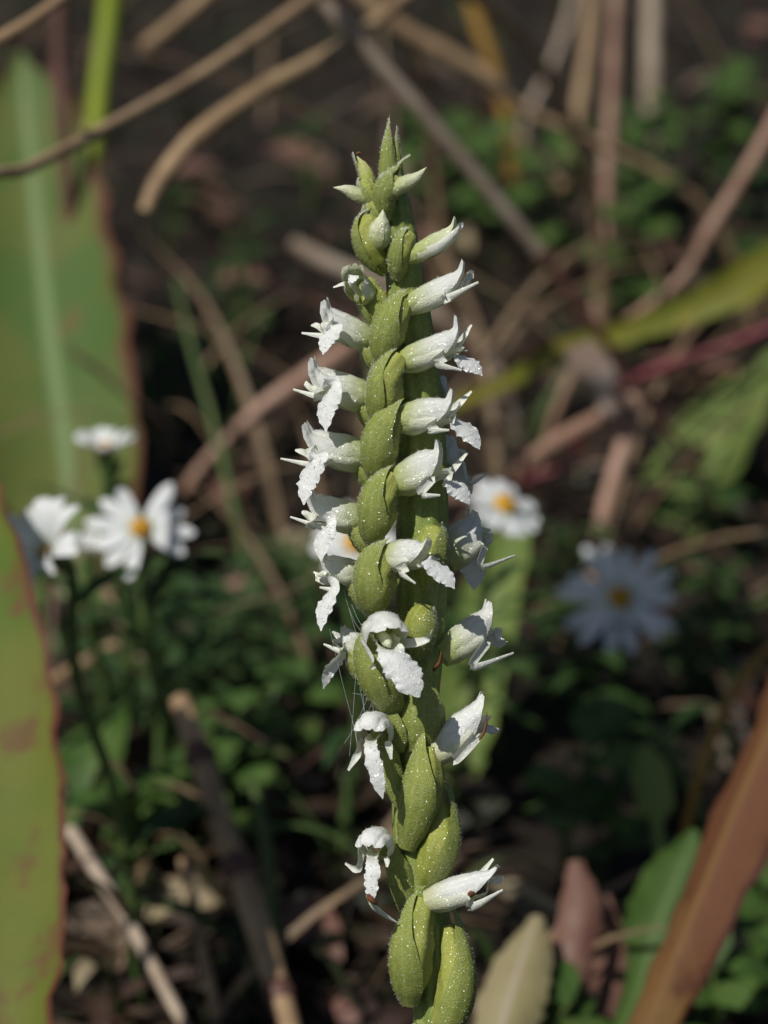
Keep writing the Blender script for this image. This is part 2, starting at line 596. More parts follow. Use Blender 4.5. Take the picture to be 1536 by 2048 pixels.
front([(768, 440, 1.0), (765, 395, 2.2), (778, 370, 2.6), (786, 355, 2.8)], 26, (772, 392, 2.8), (852, 343, 3.6), 17, mat='bud', closed=True, sag=.06)
front([(790, 560, 1.5), (792, 520, 2.6), (802, 490, 3.0), (816, 470, 3.0)], 25, (815, 520, 2.6), (914, 440, 3.6), 22, lip=(924, 452, 3.8), seps=[((916, 462, 4.6),), ((918, 455, 2.5),)], sag=.10, mat='bud', lipw=.5, sepw=8)
front([(760, 728, 1.6), (768, 680, 3.2), (782, 640, 3.6), (806, 606, 3.4)], 36, (808, 618, 3.0), (932, 524, 3.8), 29, lip=(945, 548, 3.4), seps=[((954, 572, 4.8), (890, 605, 4.9)), ((940, 560, 2.4),)], sag=.11, lipw=.6)
front([(752, 842, 1.6), (762, 798, 3.4), (770, 755, 4.0), (796, 716, 3.8)], 37, (800, 728, 3.2), (918, 630, 3.9), 33, lip=(962, 754, 3.4), knee=(915, 714, 3.6), seps=[((921, 746, 5.4), (868, 733, 5.2)), ((942, 652, 2.0), (918, 690, 2.0))], sag=.16)
front([(745, 956, 1.6), (752, 908, 3.5), (762, 868, 4.1), (790, 830, 3.9)], 38, (794, 842, 3.3), (912, 780, 4.0), 37, lip=(957, 900, 3.9), knee=(905, 838, 3.8), seps=[((896, 864, 5.8), (855, 864, 5.4)), ((942, 784, 2.0), (915, 812, 2.0))], sag=.15)
front([(742, 1085, 1.6), (748, 1035, 3.6), (757, 990, 4.2), (782, 950, 4.0)], 40, (788, 968, 3.4), (884, 878, 4.2), 40, lip=(936, 1008, 3.6), knee=(895, 960, 3.8), seps=[((878, 992, 6.2), (838, 990, 5.8)), ((934, 906, 2.0), (900, 945, 2.2))], sag=.14, lipw=.9)
front([(748, 1225, 1.6), (745, 1175, 3.9), (750, 1130, 4.6), (772, 1098, 4.6)], 43, (766, 1112, 4.3), (864, 1078, 6.2), 34, lip=(906, 1174, 6.6), knee=(852, 1118, 6.6), seps=[((829, 1164, 7.4), (795, 1140, 6.6)), ((880, 1112, 3.6),)], sag=.12)
o, P, r = pod([(796, 1420, 1.4), (768, 1360, 3.4), (754, 1300, 4.2), (760, 1250, 4.4)], 42); bract(P, r, LF, 1.3)
f7 = flower((752, 1264, 4.2), (784, 1268, 9.6), 40, lip=(836, 1382, 10.2), knee=(786, 1300, 10.0), seps=[((742, 1330, 8.4), (746, 1318, 8.0)), ((863, 1250, 7.2), (848, 1274, 8.0))],
       sag=-.04, lipw=1.35, sepw=9, rs=[.6, .9, 1.05, 1.08, 1.02, .9, .72, .5], label='white flower facing the viewer with a broad glistening lip')
mb = MB(); tube(mb, [O(758, 1268, 5), O(768, 1270, 7.2), O(774, 1276, 8.6), O(778, 1284, 9.2)], [10 / PXM, 12 / PXM, 11 / PXM, 4 / PXM], 12, 10)
mb.build('column', M['bud'], f7)

# --- left rank, looking to the left out of the gaps
def left(opts, rpx, *a, **k):
    k.setdefault('rs', [.66, .9, 1, 1, .92, .78, .66, .50])
    o, P, r = pod(opts, rpx, hairs=260)
    bract(P, r, LB, 1.3)
    return flower(*a, **k)

left([(775, 425, 0), (745, 398, .6), (735, 375, .6), (730, 360, .4)], 18, (742, 375, .2), (714, 312, -.2), 15, mat='bud_green', closed=True, sag=-.04)
left([(775, 450, 1), (752, 430, 1.2), (745, 415, .8), (738, 405, .8)], 20, (742, 402, .6), (667, 377, 1.0), 15, mat='bud', closed=True, sag=-.05)
left([(775, 545, 1.2), (745, 505, 2.2), (737, 465, 2.6), (748, 440, 2.4)], 29, (752, 500, 2.6), (766, 428, 4.2), 25, mat='bud', closed=True, sag=.05)
left([(778, 665, .8), (756, 625, 1.8), (742, 590, 2.0), (730, 562, 2.0)], 28, (736, 600, 2.0), (703, 536, 5.0), 25, lip=(706, 576, 6.2), knee=(708, 560, 5.6), seps=[((668, 582, 4.6), (690, 577, 5.0)), ((738, 572, 5.0),)], sag=.10, mat='bud', lipw=.7, sepw=8, rs=[.7, 1, 1.05, 1, .95, .9, .8, .6])
left([(785, 760, .2), (758, 715, .5), (748, 690, .6), (738, 672, .6)], 28, (748, 682, .6), (640, 598, 2.0), 32, lip=(648, 714, 4.6), knee=(668, 656, 4.2), seps=[((604, 668, 1.8), (655, 676, 3.0)), ((622, 650, -.4),)], sag=.13, sepw=8)
left([(780, 880, .2), (752, 830, .5), (742, 800, .6), (735, 785, .6)], 30, (744, 798, .6), (612, 716, 2.0), 37, lip=(654, 866, 4.8), knee=(665, 775, 4.4), seps=[((587, 780, 1.6), (645, 798, 3.0)), ((612, 762, -.4),)], sag=.13, sepw=8)
left([(778, 1000, .2), (748, 950, .5), (738, 920, .6), (730, 900, .6)], 30, (738, 914, .6), (598, 848, 2.0), 39, lip=(610, 1010, 4.8), knee=(636, 912, 4.6), seps=[((562, 918, 1.6), (635, 932, 3.0)), ((590, 900, -.4),)], sag=.12, sepw=8)
left([(775, 1130, .2), (740, 1080, .5), (728, 1050, .6), (722, 1030, .6)], 30, (730, 1040, .4), (606, 972, 1.4), 36, lip=(644, 1120, 4.0), knee=(656, 1046, 3.6), seps=[((581, 1034, 1.0), (650, 1056, 2.6)), ((604, 1022, -.6),)], sag=.14, sepw=8)
left([(775, 1250, 0), (735, 1190, .3), (725, 1160, .4), (718, 1140, .4)], 28, (728, 1150, .2), (634, 1100, .8), 30, lip=(643, 1260, 2.8), knee=(664, 1172, 2.6), seps=[((627, 1144, .2), (660, 1160, .6)), ((640, 1174, 2.2), (675, 1178, 2.8))], sag=.14, sepw=8)
left([(780, 1390, -.5), (735, 1340, 0), (722, 1310, 0), (715, 1290, 0)], 28, (730, 1305, -.2), (678, 1252, -.6), 24, lip=(647, 1376, 1.6), knee=(682, 1305, 1.4), seps=[((647, 1288, .4), (682, 1302, 1.4)), ((664, 1264, -1.6),)], sag=.08, sepw=8)

# --- rank behind, showing at the right of the stem
def back(opts, rpx, *a, bo=RF, **k):
    o, P, r = pod(opts, rpx, hairs=240)
    bract(P, r, bo, 1.3)
    return flower(*a, **k)

back([(840, 850, -1.5), (858, 810, -2.4), (862, 785, -2.6), (864, 770, -2.6)], 26, (856, 800, -2.8), (884, 748, -5.5), 26, seps=[((905, 800, -6),)], sag=.06)
back([(848, 1000, -1.5), (868, 955, -2.6), (876, 930, -2.8), (880, 915, -2.8)], 30, (868, 950, -2.8), (905, 868, -4.2), 34, lip=(940, 1000, -5.4), seps=[((980, 946, -3.0), (938, 968, -2.8)), ((935, 900, -6),)], sag=.05, sepw=9)
back([(850, 1180, 1.4), (858, 1120, 2.2), (862, 1080, 2.2), (866, 1056, 1.6)], 32, (888, 1125, -1.5), (952, 1016, -3.0), 42, lip=(950, 1182, -4.0), knee=(950, 1120, -4.0), seps=[((1031, 1112, -1.0), (960, 1136, -.6)), ((985, 1060, -5),)], sag=.10, sepw=10)
back([(828, 1310, 2.2), (838, 1268, 3.2), (842, 1235, 3.2), (850, 1212, 2.6)], 30, (882, 1312, .5), (984, 1198, -1.0), 36, lip=(1000, 1300, -3.0), seps=[((1027, 1306, .8), (940, 1334, 2.0)), ((985, 1270, -4),)], sag=.10, sepw=11)
back([(815, 1690, 1.6), (838, 1610, 2.8), (850, 1550, 3.0), (856, 1490, 2.6)], 38, (868, 1510, 2.2), (972, 1384, 1.6), 36, lip=(985, 1470, -.6), seps=[((958, 1464, 3.4), (905, 1516, 4.0)), ((965, 1440, -1.5),)], sag=.06, bo=LF, sepw=12, mat='old')

# --- lower flowers, further apart
o, P, r = pod([(826, 1640, .6), (790, 1570, 1.4), (772, 1500, 2.0), (752, 1452, 2.4)], 24, hairs=120); bract(P, r, TOW + V((.4, 0, 0)), 1.2)
flower((758, 1462, 2.2), (738, 1462, 6.6), 33, lip=(766, 1584, 7.2), knee=(742, 1490, 7.6), seps=[((698, 1530, 6.4), (716, 1496, 6.8)), ((782, 1510, 5.2), (778, 1480, 5.2))],
       sag=-.10, lipw=.78, sepw=10, rs=[.75, 1, 1.08, 1.05, 1.0, .9, .75, .5], mat='old', label='small nodding white flower with a narrow pointed lip')
o, P, r = pod([(830, 1850, .4), (808, 1780, .8), (790, 1720, 1.6), (762, 1672, 2.2)], 24, hairs=120); bract(P, r, TOW + V((.4, 0, 0)), 1.2)
fo9 = flower((764, 1682, 2.0), (738, 1690, 6.0), 31, lip=(744, 1788, 7.2), knee=(744, 1715, 7.0), seps=[((692, 1712, 6.0), (716, 1722, 6.6)), ((774, 1722, 5.2), (776, 1700, 5.2))],
       sag=-.08, lipw=.78, sepw=10, rs=[.75, 1, 1.08, 1.05, 1.0, .9, .75, .5], mat='old', label='wilting white flower with browned lip tip')
o, P, r = pod([(822, 2000, 1.6), (822, 1930, 2.6), (828, 1860, 3.0), (848, 1788, 2.8)], 40, hairs=260); bract(P, r, LF, 1.4)
fo10 = flower((852, 1796, 2.8), (1000, 1728, 4.0), 33, lip=(1006, 1748, 3.6), knee=(975, 1752, 3.6), seps=[((1002, 1768, 5.0), (940, 1802, 5.2)), ((985, 1712, 2.4), (950, 1760, 2.0))], sag=.05, mat='old', lipw=.6, sepw=11,
       label='long white half-open flower with a rusty spot')

# --- free bracts and empty pods on the stem
o, P, r = pod([(842, 1775, .6), (868, 1715, 1.8), (880, 1660, 1.6), (872, 1590, .4)], 38, hairs=160); bract(P, r, RF, 1.3)
o, P, r = pod([(868, 2100, 1.0), (902, 2010, 2.0), (910, 1935, 1.8), (896, 1850, .6)], 37, hairs=160); bract(P, r, RF, 1.3)
for (a, b, c, wd, ou) in [((780, 400, .6), (776, 310, 1.5), (780, 234, .8), 21, TOW + V((-.5, 0, 0))),
                          ((790, 390, .4), (790, 318, 1.0), (791, 258, .4), 16, TOW + V((.9, 0, 0))),
                          ((785, 375, 2.4), (800, 338, 2.8), (822, 318, 2.6), 7, UP),
                          ((738, 372, -1), (720, 330, -1.4), (709, 303, -1.4), 9, LB)]:
    P = [O(*a), O(*b), O(*c)]
    bract(P, wd / PXM, ou, 1.9, .02, prof=[1.0, 1.0, .92, .75, .55, .36, .22])
for (a, b, rx, ou) in [((838, 1500, 1.2), (848, 1330, 1.2), 44, TOW + V((.3, 0, 0))), ((800, 1500, 1), (790, 1370, 1.4), 40, TOW + V((-.8, 0, 0)))]:
    A, B_ = O(*a), O(*b)
    bract([A, A.lerp(B_, .5), B_], rx / PXM, ou, 1.3, .05)

# --- rust-coloured wilted bits
def bit(pts, wpx, parent=orchid, name='withered_tip', mat='wither'):
    mb = MB(); P = [O(*p) for p in pts]
    tube(mb, P, [wpx * .5 / PXM, wpx / PXM, wpx * .8 / PXM, wpx * .2 / PXM], 10, 7, 0, 0, .5, pts[0][0])
    mb.build(name, M[mat], parent)
bit([(866, 1338, 3.2), (872, 1328, 3.8), (878, 1318, 3.8), (881, 1300, 3.2)], 4)
bit([(956, 1475, 3.6), (964, 1462, 3.6), (970, 1440, 3.2), (972, 1420, 2.6)], 3)
bit([(735, 1770, 6.8), (742, 1778, 7.6), (748, 1784, 7.6), (756, 1792, 7.0)], 6, fo9)
bit([(735, 1772, 6.8), (748, 1795, 6.6), (768, 1815, 5.4), (796, 1834, 4.6)], 6, fo9, 'withered_sepal', 'sepal')
bit([(934, 1777, 5.15), (938, 1775, 5.25), (943, 1774, 5.25), (948, 1774, 5.1)], 7, fo10, 'rusty_spot')
bit([(712, 306, -1.2), (716, 303, -1.2), (720, 303, -1.2), (724, 305, -1.2)], 3)
bit([(676, 762, 2.5), (680, 765, 2.6), (683, 768, 2.6), (686, 770, 2.5)], 4)

# --- the down: short clear hairs on stem, ovaries and bracts
def hairs():
    for i in range(7000):
        s = .12 + .86 * random.random()
        c, t = cr(stem_pts, s), tang(stem_pts, s)
        a = t.cross(TOW).normalized(); b = a.cross(t).normalized()
        th = random.random() * 6.283
        n = a * math.cos(th) + b * math.sin(th)
        HAIR.append((c + n * lin(stem_rad, s) * .98, n))
    mb = MB()
    for p, n in HAIR:
        ln = random.uniform(.00014, .00036)
        d = (n + V((random.gauss(0, .3), random.gauss(0, .3), random.gauss(0, .3)))).normalized()
        if d.dot(n) < 0: d = n
        a = d.orthogonal().normalized() * .000022; b = d.cross(a).normalized() * .000022
        k = len(mb.v)
        p = p - d * .00005
        for q in (p + a, p - a * .5 + b * .87, p - a * .5 - b * .87, p + d * ln):
            mb.v.append(q); mb.uv.append((.5, .5))
        mb.f += [(k, k + 1, k + 3), (k + 1, k + 2, k + 3), (k + 2, k, k + 3)]
    o = mb.build('fine_hairs', M['hair'], orchid, O(800, 1000))
    o['kind'] = 'stuff'
hairs()

# ------------------------------------------------------------------ spider silk on the lower left of the spike
def silk():
    lines = [((700, 1200), (735, 1262)), ((688, 1180), (742, 1345)), ((660, 1255), (724, 1500)), ((690, 1195), (728, 1268)),
             ((702, 1270), (735, 1440)), ((716, 1290), (700, 1505)), ((752, 1380), (722, 1440)), ((727, 1388), (730, 1445)), ((735, 1392), (690, 1480)), ((748, 1370), (745, 1436)),
             ((706, 1384), (765, 1372))]
    mb = MB()
    for k, (a, b) in enumerate(lines):
        A, B = O(*a, 1.0 + k % 3), O(*b, 4.2)
        m = A.lerp(B, .5) - UP * .0004
        tube(mb, [A, m, B], [.000011] * 3, 8, 4)
    tag(mb.build('spider_silk', M['silk'], None, O(742, 1345, 4)), 'fine pale spider silk threads strung between the left orchid flowers', 'spider silk')
silk()

# ------------------------------------------------------------------ broad leaves
M['leaf_ul'] = leaf_mat('broad_green_leaf_yellowing', (.068, .122, .024), (.105, .13, .028), (.125, .10, .03), (.12, .045, .025), (.17, .24, .095), 40, .2, .55, spec=.3)  # pale band on the rib is a painted highlight of the leaf's fold
M['leaf_ll'] = leaf_mat('leaf_yellow_green_blotched', (.075, .13, .012), (.125, .14, .02), (.125, .075, .025), (.11, .035, .02), None, 48, .2, .6, lo=.35, hi=.6, spec=.22)
M['leaf_rust'] = leaf_mat('leaf_turning_rust', (.125, .05, .022), (.17, .095, .03), (.075, .024, .013), (.06, .016, .011), (.16, .085, .028), 38, .15, .65, spec=.2)
M['leaf_pale'] = leaf_mat('pale_green_leaf', (.13, .195, .04), (.16, .22, .05), (.19, .22, .06), None, (.19, .25, .08), 50, .3, .55)
M['leaf_mid'] = leaf_mat('mid_green_leaf', (.045, .095, .018), (.065, .12, .022), (.085, .13, .03), None, (.09, .15, .04), 60, .25, .55, spec=.25)
M['leaf_deep'] = leaf_mat('deep_green_leaf', (.024, .055, .012), (.034, .07, .016), (.045, .08, .02), None, None, 60, .2, .6, spec=.2)
M['leaf_tan'] = leaf_mat('dry_tan_leaf', (.30, .24, .15), (.25, .22, .10), (.24, .15, .10), None, (.33, .28, .2), 50, .15, .6)
M['leaf_pink'] = leaf_mat('dry_pinkish_leaf', (.17, .085, .06), (.13, .055, .042), (.21, .13, .10), None, None, 70, .15, .6)
M['leaf_scrap'] = leaf_mat('pale_pinkish_dry_leaf', (.42, .32, .27), (.34, .24, .19), (.46, .38, .33), None, None, 70, .15, .6)
M['leaf_yell'] = leaf_mat('yellow_olive_blade', (.12, .14, .015), (.17, .17, .02), (.22, .19, .03), None, None, 40, .25)
M['tan'] = stalk_mat('dry_tan_stalk', (.36, .25, .14), (.24, .155, .085))
M['grey'] = stalk_mat('weathered_grey_stalk', (.42, .34, .26), (.28, .21, .15))
M['pinkbr'] = stalk_mat('pinkish_brown_stalk', (.37, .235, .17), (.25, .14, .095))
M['redbr'] = stalk_mat('dark_red_stem', (.13, .055, .04), (.09, .04, .03))
M['magenta'] = stalk_mat('magenta_stem', (.19, .035, .05), (.12, .025, .03))
M['lime'] = stalk_mat('lime_green_stem', (.27, .33, .02), (.20, .27, .02), 90, .15)
M['grn'] = stalk_mat('slender_green_stem', (.05, .085, .02), (.07, .10, .025))
M['tan_d'] = stalk_mat('dull_tan_blade', (.20, .135, .075), (.12, .08, .045))
M['brown_d'] = stalk_mat('dull_brown_blade', (.13, .07, .045), (.08, .04, .028))
M['grn_d'] = stalk_mat('dull_green_blade', (.045, .085, .02), (.06, .09, .025))
M['ochre'] = stalk_mat('ochre_stalk', (.30, .17, .03), (.20, .11, .02))

def px2m(wpx, d): return wpx / PXM * (d * .001 / D)

def broad_leaf(name, label, cat, mat, pts, half, cup=.25, group=None, side=None, wave=.06, ground=True, away=.03, fold=0.0):
    P = [at(*p) for p in pts]
    hw = [px2m(h, p[2]) for h, p in zip(half, pts)]
    if ground:
        n0 = len(P); P = to_ground(P, away)
        hw += [hw[-1] * (1 - .75 * (i + 1) / (len(P) - n0)) for i in range(len(P) - n0)]
    mb = MB()
    sheet(mb, P, hw, side or (RT + TOW * .12), 60, 16, [cup] * 3 + [cup * 1.5], wave, len(label), .15, fold, freq=4)
    o = mb.build(name, M[mat], None, P[-1])
    return tag(o, label, cat, group)

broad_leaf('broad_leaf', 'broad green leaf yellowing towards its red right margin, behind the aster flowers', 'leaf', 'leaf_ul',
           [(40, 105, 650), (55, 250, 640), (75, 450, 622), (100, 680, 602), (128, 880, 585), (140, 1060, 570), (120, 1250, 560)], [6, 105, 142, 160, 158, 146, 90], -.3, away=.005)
broad_leaf('broad_leaf', 'broad yellow-green leaf with rusty blotches along its ragged right margin', 'leaf', 'leaf_ll',
           [(-105, 840, 412), (-75, 1000, 404), (-40, 1200, 396), (-12, 1420, 388), (0, 1650, 380), (4, 1850, 372), (-6, 2100, 364)], [20, 80, 112, 130, 138, 134, 124], -.25)
broad_leaf('rust_leaf', 'long rust-brown folded leaf blade slanting up beside the dark green hollow', 'leaf', 'leaf_rust',
           [(1640, 1180, 420), (1560, 1400, 414), (1470, 1610, 408), (1385, 1820, 402), (1290, 2050, 398), (1200, 2260, 396)], [60, 78, 88, 74, 54, 40], .18,
           side=RT * .8 + UP * .5 + TOW * .25, fold=.45)
broad_leaf('green_leaf', 'pale green leaf standing just behind the orchid stem', 'leaf', 'leaf_pale',
           [(1060, 1000, 540), (1010, 1120, 530), (960, 1290, 520), (925, 1460, 510), (900, 1600, 505)], [8, 48, 70, 66, 40], -.3)
broad_leaf('green_leaf', 'large light green leaf beside the shaded aster, crossed by a thin brown stalk', 'leaf', 'leaf_pale',
           [(1560, 700, 640), (1480, 830, 630), (1410, 960, 620), (1350, 1090, 610), (1300, 1210, 600)], [20, 92, 120, 90, 30], -.4, side=RT + UP * .7)
broad_leaf('green_leaf', 'light green leaf at the upper edge of the shaded hollow', 'leaf', 'leaf_pale',
           [(1600, 820, 690), (1540, 960, 680), (1500, 1080, 670), (1440, 1200, 660)], [20, 70, 70, 20], -.3, side=RT + UP * .3)
broad_leaf('green_leaf', 'mid green leaf tucked under the rust-brown blade', 'leaf', 'leaf_mid',
           [(1390, 1660, 440), (1350, 1760, 436), (1310, 1860, 432), (1275, 1980, 428)], [10, 62, 66, 26], -.3)
broad_leaf('tan_leaf', 'curled tan and green leaf at the foot of the orchid', 'leaf', 'leaf_tan',
           [(1075, 1830, 425), (1050, 1900, 420), (1020, 1990, 415), (985, 2110, 410)], [14, 56, 70, 50], .5)
broad_leaf('dry_leaf', 'tall upright pinkish dry leaf beside the tan curled leaf', 'leaf', 'leaf_pink',
           [(1150, 1720, 432), (1160, 1820, 430), (1140, 1940, 428), (1120, 2080, 426)], [16, 46, 44, 30], .5)
broad_leaf('dry_leaf', 'narrow pinkish dry leaf left of the mid green leaf', 'leaf', 'leaf_pink',
           [(1215, 1790, 438), (1235, 1900, 436), (1220, 2000, 434), (1205, 2100, 432)], [6, 22, 28, 24], .5)
broad_leaf('dry_leaf', 'pale dry leaf scrap hanging below the crossing brown stalk', 'leaf', 'leaf_scrap',
           [(1155, 690, 560), (1185, 750, 562), (1220, 800, 566), (1236, 850, 570)], [30, 42, 30, 8], .4)
broad_leaf('yellow_blade', 'arching olive leaf blade with a yellow tip over the brown stalks', 'leaf', 'leaf_yell',
           [(1600, 480, 560), (1500, 560, 566), (1380, 620, 572), (1250, 665, 580), (1120, 705, 590), (1020, 760, 600)], [30, 46, 30, 24, 22, 16], .3, side=UP)
broad_leaf('round_leaf', 'rounded dark green leaf beside the yellow-green blotched leaf', 'leaf', 'leaf_mid',
           [(250, 1400, 500), (215, 1450, 495), (190, 1520, 490), (160, 1610, 486)], [20, 66, 76, 26], -.3, side=RT + UP * .6)
broad_leaf('round_leaf', 'dull green leaf behind the tan jointed stalk', 'leaf', 'leaf_mid',
           [(360, 1420, 510), (350, 1490, 506), (310, 1560, 500), (270, 1620, 496)], [10, 46, 40, 14], -.3)
broad_leaf('grey_leaf', 'small grey-green leaf lit in the dark hollow', 'leaf', 'leaf_pale',
           [(1285, 1490, 470), (1300, 1545, 468), (1312, 1610, 466), (1316, 1670, 464)], [12, 40, 38, 10], -.2)
# ------------------------------------------------------------------ stalks
def stalk(name, label, cat, mat, pts, wpx, group=None, away=.06, node=None, start_ground=False, taper=None):
    P = [at(*p) for p in pts]
    if isinstance(wpx, (int, float)): wpx = [wpx] * len(pts)
    rad = [px2m(w_ * .5, p[2]) for w_, p in zip(wpx, pts)]
    n0 = len(P)
    P = to_ground(P, away); rad += [rad[-1]] * (len(P) - n0)
    mb = MB()
    tube(mb, P, rad, 60, 10, 0, 0, .10, len(label))
    t = thing(name, P[-1], label, cat, group) if node else None
    o = mb.build('stalk' if node else name, M[mat], t, P[-1])
    if node:
        for s in node:
            c, tt = cr(P, s), tang(P, s); r = lin(rad, s)
            m2 = MB(); tube(m2, [c - tt * r * 1.0, c, c + tt * r * 1.0], [r * 1.02, r * 1.35, r * 1.02], 6, 10)
            m2.build('node', M['redbr'], t)
        return t
    return tag(o, label, cat, group)

stalk('dry_stalk', 'straight tan dry stalk crossing in front of the broad green leaf', 'stalk', 'tan', [(680, -50, 530), (610, 5, 520), (400, 150, 488), (200, 262, 455), (60, 335, 432), (-90, 420, 410)], [24, 26, 27, 27, 26, 25], away=.1)
stalk('dry_stalk', 'curved thick tan stalk with a blunt broken end', 'stalk', 'tan', [(288, 425, 500), (320, 360, 503), (400, 265, 508), (540, 170, 518), (700, 85, 535), (880, -30, 560)], [24, 36, 38, 36, 32, 28], away=.08)
def crossing_stalk():
    up_ = [(560, -90, 528), (660, 20, 532), (800, 175, 540), (950, 350, 550), (1088, 515, 560)]
    lo_ = [(1088, 515, 560), (1180, 640, 566), (1270, 770, 575), (1380, 920, 585), (1475, 1070, 595)]
    P2 = to_ground([at(*p) for p in lo_], .02)
    t = thing('dry_stalk', P2[-1], 'long grey-brown stalk slanting down to a dark joint and on as a thin red stem', 'stalk')
    mb = MB(); tube(mb, [at(*p) for p in up_], [px2m(w_ * .5, 545) for w_ in (24, 27, 30, 31, 29)], 50, 10, 0, 0, .1, 4); mb.build('upper_stalk', M['grey'], t)
    mb = MB(); tube(mb, P2, [px2m(w_ * .5, 575) for w_ in (22, 20, 17, 15, 13) + (12,) * (len(P2) - 5)], 50, 10, 0, 0, .1, 5); mb.build('lower_stem', M['redbr'], t)
    c = at(1088, 515, 560); d_ = (at(*lo_[1]) - at(*up_[3])).normalized(); r = px2m(16, 560)
    mb = MB(); tube(mb, [c - d_ * r * 1.1, c, c + d_ * r * 1.1], [r * .95, r * 1.25, r * .85], 6, 10); mb.build('node', M['redbr'], t)
crossing_stalk()
stalk('dry_stalk', 'pale straw stalk above the tip of the broad green leaf', 'stalk', 'tan', [(170, -40, 440), (60, 42, 436), (-60, 110, 432), (-200, 190, 428)], [22, 26, 28, 26], away=.1)
stalk('green_stalk', 'bright lime green stem rising beside the broad green leaf', 'stem', 'lime', [(225, -60, 690), (214, 60, 690), (198, 180, 688), (186, 290, 686), (150, 480, 684)], [44, 42, 40, 38, 34], away=.01)
stalk('dry_stalk', 'tan stalk end between the lime stem and the straight tan stalk', 'stalk', 'tan', [(285, 95, 620), (340, 55, 625), (410, -5, 632), (520, -90, 640)], [26, 30, 30, 28])
stalk('dry_stalk', 'tan stalk passing behind the grey-brown jointed stalk', 'stalk', 'tan', [(700, -30, 660), (800, 55, 664), (900, 110, 668), (990, 165, 672), (1050, 220, 676)], [36, 38, 36, 30, 20])
for k, (x0, y0, x1, y1, x2, y2, wd, dd, mt, lb) in enumerate([
    (1190, -60, 1172, 130, 1150, 260, 30, 740, 'tan', 'upright pale straw stalk above the small green leaflets'),
    (1235, -60, 1225, 150, 1205, 520, 26, 720, 'pinkbr', 'upright pinkish stalk next to the pale straw stalk'),
    (1305, -60, 1302, 140, 1305, 300, 36, 800, 'grey', 'thick grey upright stalk beside the far green leaflets'),
    (1160, -60, 1130, 60, 1090, 160, 16, 860, 'grey', 'thin grey stalk leaning behind the pale straw stalk'),
    (1215, 330, 1210, 520, 1195, 700, 18, 700, 'pinkbr', 'thin brown upright stalk in the middle of the litter'),
    (930, -60, 960, 60, 985, 130, 30, 780, 'ochre', 'ochre yellow blade behind the tan stalk'),
    (120, -60, 118, 140, 130, 300, 30, 620, 'redbr', 'dark brown upright stalk behind the broad green leaf tip')]):
    stalk('dry_stalk', lb, 'stalk', mt, [(x0, y0, dd), (x1, y1, dd), (x2, y2, dd)], wd, away=.01)
stalk('dry_stalk', 'brown stalk leaning against the arching olive blade', 'stalk', 'pinkbr', [(1580, 190, 600), (1500, 330, 604), (1420, 460, 608), (1360, 560, 612)], [30, 28, 26, 20], away=.03)
stalk('dry_stalk', 'pinkish stalk reaching down towards the shaded aster', 'stalk', 'pinkbr', [(1272, 790, 575), (1250, 880, 574), (1215, 1000, 570), (1192, 1110, 566), (1180, 1200, 564)], [34, 34, 34, 30, 26], away=.01)
stalk('dry_stalk', 'pinkish stalk stub slanting up to the crossing of the brown stalks', 'stalk', 'pinkbr', [(1260, 800, 572), (1200, 835, 576), (1120, 880, 582), (1050, 930, 590), (1000, 985, 596)], [30, 34, 34, 30, 26], away=.03)
stalk('magenta_stalk', 'thin magenta stem under the arching olive blade', 'stem', 'magenta', [(1600, 630, 590), (1470, 685, 592), (1350, 725, 596), (1240, 775, 600), (1170, 860, 604), (1130, 930, 608)], [18, 18, 18, 16, 16, 14], away=.02)
stalk('dry_stalk', 'pinkish dry stalk emerging behind the upper left orchid flowers', 'stalk', 'pinkbr', [(800, 590, 600), (700, 690, 598), (600, 760, 596), (500, 835, 594)], [32, 34, 34, 26], away=.02)
stalk('dry_stalk', 'short pinkish grey stalk end left of the topmost open flower', 'stalk', 'grey', [(585, 485, 640), (640, 520, 642), (700, 545, 644), (780, 575, 646)], [26, 38, 36, 28], away=.03)
stalk('green_stalk', 'slender green stem rising right of the aster with the orange disc', 'stem', 'grn', [(352, 560, 600), (385, 700, 590), (430, 860, 580), (468, 1020, 570), (490, 1130, 560)], [10, 14, 17, 18, 17], away=.01)
stalk('dry_stalk', 'brown stalk lying behind the middle left flowers', 'stalk', 'pinkbr', [(700, 1035, 600), (620, 1085, 596), (520, 1145, 590), (420, 1195, 584), (370, 1220, 580)], [30, 34, 34, 32, 24], away=.02)
stalk('dry_stalk', 'short pale straw stub beside the blotched leaf margin', 'stalk', 'tan', [(240, 1285, 520), (190, 1315, 516), (130, 1350, 510), (80, 1385, 506)], [22, 28, 28, 26], away=.02)
stalk('dry_stalk', 'thick ochre jointed stalk in the dark hollow left of the orchid', 'stalk', 'tan', [(360, 1400, 462), (395, 1500, 456), (440, 1640, 448), (495, 1790, 440), (550, 1960, 430), (590, 2100, 420)], [44, 50, 52, 56, 52, 46], node=[.16, .38, .60], away=.01)
stalk('dry_stalk', 'thin tan stalk beside the thick jointed stalk', 'stalk', 'tan', [(365, 1720, 455), (385, 1800, 450), (405, 1900, 444), (430, 2020, 436)], [20, 24, 24, 22], away=.01)
stalk('dry_stalk', 'brown stalk sloping away from the blotched leaf margin', 'stalk', 'grey', [(140, 1660, 462), (190, 1740, 456), (260, 1850, 448), (330, 1980, 440), (380, 2080, 432)], [26, 28, 28, 26, 22], away=.01)
stalk('green_stalk', 'slender dark green stem alongside the thick jointed stalk', 'stem', 'grn', [(505, 1560, 470), (530, 1680, 462), (545, 1820, 452), (560, 1990, 440)], [20, 28, 28, 26], away=.01)
stalk('green_stalk', 'thin green blade crossing above the dark hollow', 'stem', 'grn', [(1580, 1150, 560), (1500, 1225, 556), (1430, 1300, 552), (1370, 1380, 548)], [24, 26, 24, 18], away=.02)
